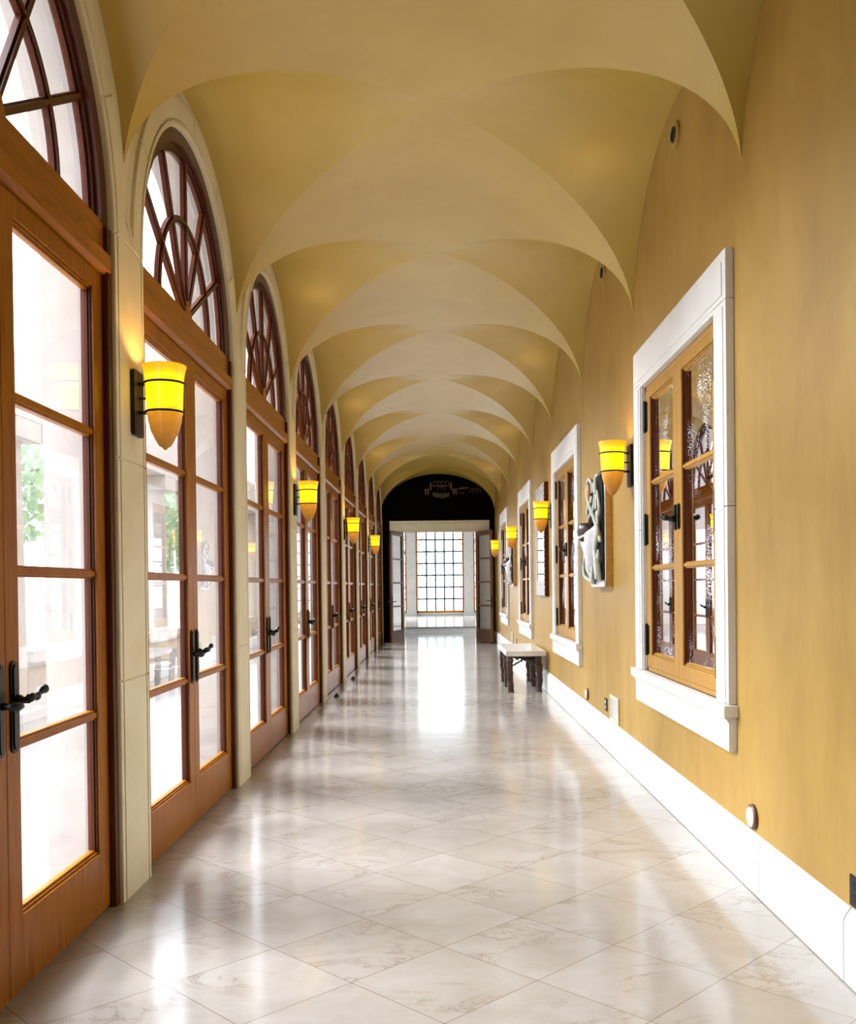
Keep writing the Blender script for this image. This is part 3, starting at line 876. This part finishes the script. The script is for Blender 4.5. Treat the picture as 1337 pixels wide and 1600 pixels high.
# ------------------------------------------------------------------ carved reliefs
def vine(m, pts, r0, r1, n_=26, seg=8):
    """smooth tube through control points"""
    P = [Vector(p) for p in pts]; P = [P[0]] + P + [P[-1]]; out = []
    for i in range(1, len(P) - 2):
        for k in range(8):
            t = k / 8; a, b_, c, d = P[i - 1], P[i], P[i + 1], P[i + 2]
            out.append(0.5 * ((2 * b_) + (c - a) * t + (2 * a - 5 * b_ + 4 * c - d) * t * t + (3 * b_ - a - 3 * c + d) * t ** 3))
    out.append(P[-2]); n = len(out)
    m.tube(out, [r0 + (r1 - r0) * i / (n - 1) for i in range(n)], seg)
def leaf(m, c, L, wd, rot):
    R = Matrix.Rotation(rot, 3, 'X')
    m.ell(c, (0.016, wd, L), 12, 8, R)
def make_relief(loc, label, sc_=1.0, simple=False):
    root = empty('wall_relief', loc, label, 'wall sculpture', 'carved wall reliefs')
    root.scale = (sc_, sc_, sc_)
    W, Hh = 0.355, 1.0
    # the board hangs on the wall; x negative is out of the wall
    MB().box(-0.058, 0.0, -W, W, 0.0, Hh).build('board', 'worn', root, bevel=0.004)
    MB().box(-0.066, -0.058, -W, W, 0.0, Hh * 0.985).box(-0.078, -0.058, -W, W, 0.0, 0.05).build('board_edge', 'ceramic_w', root, bevel=0.002)
    pts = [(-W + 0.02, 0.06), (W - 0.03, 0.05), (W, 0.3), (W - 0.06, 0.5), (W - 0.02, 0.75), (W - 0.12, 0.98), (0.0, 1.03), (-W + 0.06, 1.0), (-W + 0.02, 0.8)]
    MB().prism(pts, 'x', -0.085, -0.064).build('backing', 'backing', root, bevel=0.004)
    def strand(pts, r0, r1): 
        v = MB(); vine(v, pts, r0, r1); v.build('vine', 'ceramic', root, smooth='all')
    strand([(-0.09, -0.22, 0.06), (-0.13, -0.30, 0.20), (-0.13, -0.20, 0.34), (-0.12, -0.28, 0.50), (-0.12, -0.12, 0.62), (-0.13, 0.06, 0.74), (-0.14, 0.16, 0.88), (-0.14, 0.08, 0.985), (-0.13, -0.04, 0.95), (-0.12, -0.02, 0.86)], 0.027, 0.016)
    strand([(-0.09, 0.22, 0.08), (-0.14, 0.29, 0.26), (-0.13, 0.18, 0.42), (-0.13, 0.14, 0.62), (-0.12, -0.06, 0.70), (-0.12, -0.18, 0.82), (-0.12, -0.20, 0.97), (-0.11, -0.30, 1.0)], 0.025, 0.014)
    strand([(-0.10, -0.08, 0.08), (-0.15, 0.06, 0.14), (-0.15, 0.14, 0.27), (-0.14, 0.02, 0.33), (-0.14, -0.04, 0.24), (-0.13, 0.06, 0.20)], 0.022, 0.012)
    strand([(-0.10, -0.31, 0.40), (-0.11, -0.24, 0.56), (-0.11, -0.31, 0.70), (-0.11, -0.23, 0.86)], 0.018, 0.011)
    strand([(-0.10, 0.05, 0.04), (-0.16, 0.20, 0.10), (-0.16, 0.27, 0.22), (-0.15, 0.18, 0.30)], 0.022, 0.012)
    for c, L, wd, r in (((-0.13, -0.20, 0.15), 0.10, 0.042, -0.6), ((-0.14, -0.05, 0.11), 0.09, 0.038, 0.5), ((-0.12, -0.27, 0.24), 0.10, 0.036, 0.4), ((-0.12, -0.22, 0.76), 0.075, 0.028, 0.3),
                        ((-0.12, -0.27, 0.62), 0.07, 0.028, -0.3), ((-0.13, 0.22, 0.72), 0.065, 0.028, 0.5), ((-0.13, 0.00, 0.80), 0.05, 0.026, 1.1), ((-0.14, 0.27, 0.15), 0.08, 0.034, 0.6),
                        ((-0.13, 0.24, 0.93), 0.06, 0.025, -0.7), ((-0.12, -0.10, 0.90), 0.055, 0.022, -0.2)):
        l = MB(); leaf(l, c, L, wd, r); l.build('leaf', 'ceramic', root, smooth='all')
    R_ = Matrix.Rotation(0.35, 3, 'Y')
    bwl = MB().lathe([(0.0, -0.12), (0.05, -0.115), (0.10, -0.075), (0.125, 0.0), (0.115, 0.07), (0.10, 0.085), (0.0, 0.10)], (-0.125, 0.08, 0.50), 20)
    bwl.build('bowl', 'ceramic_d', root, smooth='all')
    ru = MB().tube([(-0.125 + 0.118 * math.cos(a), 0.08 + 0.118 * math.sin(a), 0.50 + 0.05 * math.cos(a)) for a in [2 * PI * k / 24 for k in range(25)]], 0.012, 8)
    ru.build('bowl_rim', 'ceramic_w', root, smooth='all')
    cl = MB()
    # a hanging cloth gathered into folds below the bowl
    n_ = 14; vs = []; fs = []
    for i in range(n_ + 1):
        t = i / n_
        for j in range(n_ + 1):
            q = j / n_
            y0_, y1_ = 0.10 - 0.14 * t, -0.24 + 0.16 * t
            y = y0_ + (y1_ - y0_) * q
            z = 0.46 - 0.30 * t + 0.12 * q * (1 - t) - 0.03 * math.sin(PI * q)
            x = -0.235 + 0.10 * q + 0.05 * t + 0.014 * math.sin(9 * q + 2 * t)
            vs.append((x, y, z))
    for i in range(n_):
        for j in range(n_): fs.append((i * (n_ + 1) + j, i * (n_ + 1) + j + 1, (i + 1) * (n_ + 1) + j + 1, (i + 1) * (n_ + 1) + j))
    cl.add(vs, fs)
    co = cl.build('draped_cloth', 'ceramic_w', root, smooth='all'); sd = co.modifiers.new('thick', 'SOLIDIFY'); sd.thickness = 0.012
    MB().ell((-0.13, 0.10, 0.87), (0.03, 0.04, 0.085)).build('gourd', 'tan', root, smooth='all')
    MB().ell((-0.10, -0.27, 0.45), (0.025, 0.03, 0.05)).build('gourd', 'tan', root, smooth='all')
    return root
make_relief((XR, 8.86, 1.485), 'large carved relief of vines and a bowl between the first two windows')
make_relief((XR, 19.35, 1.50), 'smaller-looking carved relief on the far wall between third and fourth windows', 0.95)

# ------------------------------------------------------------------ mirror
mi = empty('wall_mirror', (XR, 14.0, 1.35), 'tall wall mirror with diamond inlay ends in a dark wood frame', 'mirror')
m = MB(); HW = 0.565
m.box(-0.058, 0.0, -HW, HW, 0.0, 1.60)
m.build('frame_body', 'wood_dk', mi, bevel=0.003)
MB().box(-0.064, -0.056, -HW + 0.01, HW - 0.01, 1.33, 1.59).build('inlay_panel', 'diamond', mi)
MB().box(-0.064, -0.056, -HW + 0.01, HW - 0.01, 0.01, 0.22).build('inlay_panel', 'diamond', mi)
for a, b_ in ((-HW + 0.01, -HW + 0.10), (HW - 0.10, HW - 0.01)): MB().box(-0.064, -0.056, a, b_, 0.22, 1.33).build('side_strip', 'diamond', mi)
MB().box(-0.062, -0.057, -HW + 0.10, HW - 0.10, 0.22, 1.33).build('mirror_glass', 'mirror', mi)

# ------------------------------------------------------------------ small wall fittings
def disc(name, y, z, r, mats, label, cat, group, hole=False):
    root = empty(name, (XR, y, z), label, cat, group)
    MB().lathe([(0, 0), (r, 0), (r, -0.014), (r * 0.9, -0.02), (0, -0.02)], (0, 0, 0), 28, 'x').build('rim', mats[0], root, smooth=True)
    if hole:
        MB().lathe([(0.0, -0.021), (r * 0.5, -0.021), (r * 0.55, -0.03), (r * 0.62, -0.021)], (0, 0, 0), 24, 'x').build('centre_ring', 'iron', root)
    else:
        MB().lathe([(0.0, -0.034), (r * 0.4, -0.032), (r * 0.72, -0.026), (r * 0.8, -0.02)], (0, 0, 0), 24, 'x').build('cover', mats[1], root, smooth=True)
disc('vacuum_inlet', 4.72, 0.357, 0.062, ('brown', 'plate_w'), 'round brown-rimmed cover low on the wall, nearest the viewer', 'wall fitting', 'round low covers')
disc('vacuum_inlet', 10.0, 0.372, 0.062, ('brown', 'cream'), 'round cover low on the wall, under the second window', 'wall fitting', 'round low covers')
for k, lab in ((1, 'nearest the viewer'), (2, 'in the second lunette'), (3, 'in the third lunette')):
    disc('round_wall_fitting', bay(k) - 0.06, 4.335, 0.082, ('wall', 'iron'), 'small round fitting high on the ochre wall under the vault, ' + lab, 'wall fitting', 'round fittings under the vaults', True)  # plain round rim with a centre ring, use left open
def outlet(name, y, z, hy, hz, m1, m2, label, cat, group=None):
    root = empty(name, (XR, y, z), label, cat, group)
    MB().box(-0.008, 0, -hy, hy, -hz, hz).build('cover_plate', m1, root, bevel=0.002)
    o = MB()
    for dz in (-0.024, 0.024): o.box(-0.011, -0.008, -0.017, 0.017, dz - 0.015, dz + 0.015)
    o.build('socket', m2, root, bevel=0.002)
outlet('wall_outlet', 3.55, 0.353, 0.055, 0.058, 'iron', 'bronze', 'black wall socket above the skirting at the right photo edge', 'outlet', 'wall sockets')
outlet('wall_outlet', 8.9, 0.40, 0.06, 0.058, 'iron', 'plate_w', 'black wall socket beside the low vent panel', 'outlet', 'wall sockets')
outlet('wall_outlet', 13.85, 0.37, 0.06, 0.058, 'bronze', 'plate_w', 'dark wall socket in the shade behind the bench', 'outlet', 'wall sockets')
outlet('wall_outlet', 19.15, 0.40, 0.06, 0.058, 'iron', 'bronze', 'black wall socket on the far wall beyond the bench', 'outlet', 'wall sockets')
outlet('wall_outlet', 24.5, 0.43, 0.06, 0.07, 'brown', 'bronze', 'brown wall socket near the end doorway', 'outlet', 'wall sockets')
def vent(y, z, label):
    root = empty('wall_vent', (XR, y, z), label, 'vent', 'low wall vents')
    m = MB()
    m.box(-0.014, 0, -0.20, 0.20, -0.115, -0.09); m.box(-0.014, 0, -0.20, 0.20, 0.09, 0.115)
    m.box(-0.014, 0, -0.20, -0.172, -0.09, 0.09); m.box(-0.014, 0, 0.172, 0.20, -0.09, 0.09)
    m.build('vent_frame', 'cream', root, bevel=0.003)
    m = MB().box(-0.004, 0, -0.175, 0.175, -0.092, 0.092)
    for k in range(9): m.box(-0.010, -0.003, -0.172, 0.172, -0.083 + k * 0.0205 - 0.005, -0.083 + k * 0.0205 + 0.005)
    m.build('grille', 'grille', root)
vent(8.45, 0.41, 'cream framed vent panel low on the wall below the big relief')
vent(20.3, 0.41, 'cream framed vent panel low on the wall near the far relief')
for (x, y, lab) in ((-1.43, 13.35, 'small black pyramid doorstop on the floor by the fifth door, nearer one'), (-1.425, 15.85, 'small black pyramid doorstop on the floor by the sixth door, farther one')):
    o = MB().add([(-0.032, -0.032, 0), (0.032, -0.032, 0), (0.032, 0.032, 0), (-0.032, 0.032, 0), (-0.036, -0.036, 0.012), (0.036, -0.036, 0.012), (0.036, 0.036, 0.012), (-0.036, 0.036, 0.012), (0, 0, 0.055)],
                 [(3, 2, 1, 0), (0, 1, 5, 4), (1, 2, 6, 5), (2, 3, 7, 6), (3, 0, 4, 7), (4, 5, 8), (5, 6, 8), (6, 7, 8), (7, 4, 8)]).build('doorstop', 'iron', loc=(x, y, 0))
    tag(o, lab, 'doorstop', 'black doorstops')

# ------------------------------------------------------------------ outside
g = MB().box(-40, -1.95, -12, 60, -0.25, -0.05).box(1.78, 40, -12, Y1, -0.25, -0.05).box(-40, 40, 43.6, 120, -0.3, -0.1).box(4.4, 40, Y1, 43.6, -0.25, -0.05)
structure(g.build('ground', 'pave'), 'pale paved courtyard outside the glass', 'ground')
COLX = -4.6
def courtyard_column(y, label):
    root = empty('courtyard_column', (COLX, y, -0.05), label, 'column', 'courtyard columns', 'structure')
    MB().box(-0.34, 0.34, -0.34, 0.34, 0, 0.30).build('plinth', 'ext', root, bevel=0.01)
    MB().lathe([(0.0, 0.3), (0.27, 0.3), (0.27, 0.36), (0.22, 0.40), (0.215, 1.4), (0.19, 3.1), (0.22, 3.14), (0.0, 3.14)], (0, 0, 0), 28).build('shaft', 'ext', root, smooth=True)
    MB().box(-0.30, 0.30, -0.30, 0.30, 3.14, 3.36).build('capital', 'ext', root, bevel=0.01)
for k in range(-1, 12):
    courtyard_column(pier(k), 'pale stone column of the courtyard arcade outside the glass doors')
w = MB().box(COLX - 0.3, COLX + 0.3, pier(-1) - 0.4, pier(11) + 0.4, 3.31, 3.95)
structure(w.build('beam_courtyard', 'ext'), 'pale stone beam carried by the courtyard columns', 'beam')
w = MB()
for k in range(-1, 11):
    a, b_ = pier(k) + 0.36, pier(k + 1) - 0.36
    w.box(COLX - 0.10, COLX + 0.10, a, b_, -0.05, 0.72); w.box(COLX - 0.16, COLX + 0.16, a, b_, 0.72, 0.84)
structure(w.build('wall_parapet', 'ext'), 'low pale parapet between the courtyard columns', 'wall')
w = MB().box(6.5, 6.8, -8, 26, -0.05, 2.6).box(6.4, 6.9, -8, 26, 2.6, 2.75)
structure(w.build('wall_garden', 'ext'), 'pale garden wall outside the small windows', 'wall')
def tree(x, y, h, rad, n_, label, trunk=0.12, z0=-0.1, lm='leaf', low=0.34, mid=0.68):
    root = empty('garden_tree', (x, y, z0), label, 'tree', 'garden trees')
    m = MB()
    m.tube([(0, 0, 0), (0.1, 0.05, h * 0.35), (0.0, -0.1, h * 0.7)], [trunk, trunk * 0.8, trunk * 0.4], 10)
    for k in range(5):
        a = k * 1.3; m.tube([(0.05, 0, h * 0.4), (rad * 0.35 * math.cos(a), rad * 0.35 * math.sin(a), h * 0.6), (rad * 0.6 * math.cos(a), rad * 0.6 * math.sin(a), h * 0.78)], [trunk * 0.45, trunk * 0.3, trunk * 0.12], 6)
    m.build('trunk', 'bark', root, smooth=True)
    c = MB(); vs, fs = [], []
    for k in range(n_):
        while True:
            p = Vector((random.uniform(-1, 1), random.uniform(-1, 1), random.uniform(-1, 1)))
            if 0.25 < p.length < 1: break
        p = Vector((p.x * rad, p.y * rad, h * mid + p.z * h * low))
        d = Vector((random.gauss(0, 1), random.gauss(0, 1), random.gauss(0, 1))).normalized()
        e = d.orthogonal().normalized() * random.uniform(0.05, 0.11) * (1 + rad * 0.12); d = d * random.uniform(0.10, 0.2) * (1 + rad * 0.12)
        o = len(vs); vs += [p, p + d * 0.5 + e, p + d, p + d * 0.5 - e]; fs.append((o, o + 1, o + 2, o + 3))
    c.add(vs, fs).build('foliage', lm, root)
for q, (x, y, h, r_) in enumerate(((-8.5, 12, 4.2, 1.6), (-9.5, 18, 5.5, 2.2), (-8.0, 24, 4.6, 1.8), (-9.0, 31, 6.0, 2.3))):
    tree(x, y, h, r_, 2600, '%s leafy green tree in the courtyard beyond the glass doors' % ORD[q])
for q, (x, y, h, r_) in enumerate(((-2.0, 64, 8, 2.6), (2.3, 72, 9, 2.9), (7.5, 62, 7, 2.4))):
    tree(x, y, h, r_, 2200, ('left', 'middle', 'right')[q] + ' green tree with leaves paled for haze, seen through the tall far window', lm='leaf_hazed', low=0.5, mid=0.52)
for q, (x, y, h, r_) in enumerate(((3.6, 11.2, 3.6, 1.0), (4.4, 15.5, 3.8, 1.2), (4.0, 21.0, 3.6, 1.2))):
    tree(x, y, h, r_, 1500, '%s garden tree outside the small right windows' % ORD[q], 0.14)

# ------------------------------------------------------------------ daylight portals in the openings (guide sky sampling only)
def portal(loc, rot, sx, sy):
    l = bpy.data.lights.new('daylight_opening', 'AREA'); l.shape = 'RECTANGLE'; l.size = sx; l.size_y = sy
    try: l.cycles.is_portal = True
    except Exception: return
    o = bpy.data.objects.new('daylight_opening', l); COL.objects.link(o); o.location = loc; o.rotation_euler = rot
for i in range(0, LAST + 1): portal((-1.97, bay(i), 2.17), (0, -PI / 2, 0), 4.34, 2.24)
for c in WIN_Y: portal((XR + 0.27, c, 1.9), (0, PI / 2, 0), 2.1, 1.9)
for y in (29.6, 40.4):  # portals for the added side openings of the far room
    if y > 30: portal((-RW - 0.25, y, 2.65), (0, -PI / 2, 0), 3.5, 4.6)
    portal((RW + 0.25, y, 2.65), (0, PI / 2, 0), 3.5, 4.6)
portal((0, 43.5, 2.5), (-PI / 2, 0, 0), 8.4, 4.6)
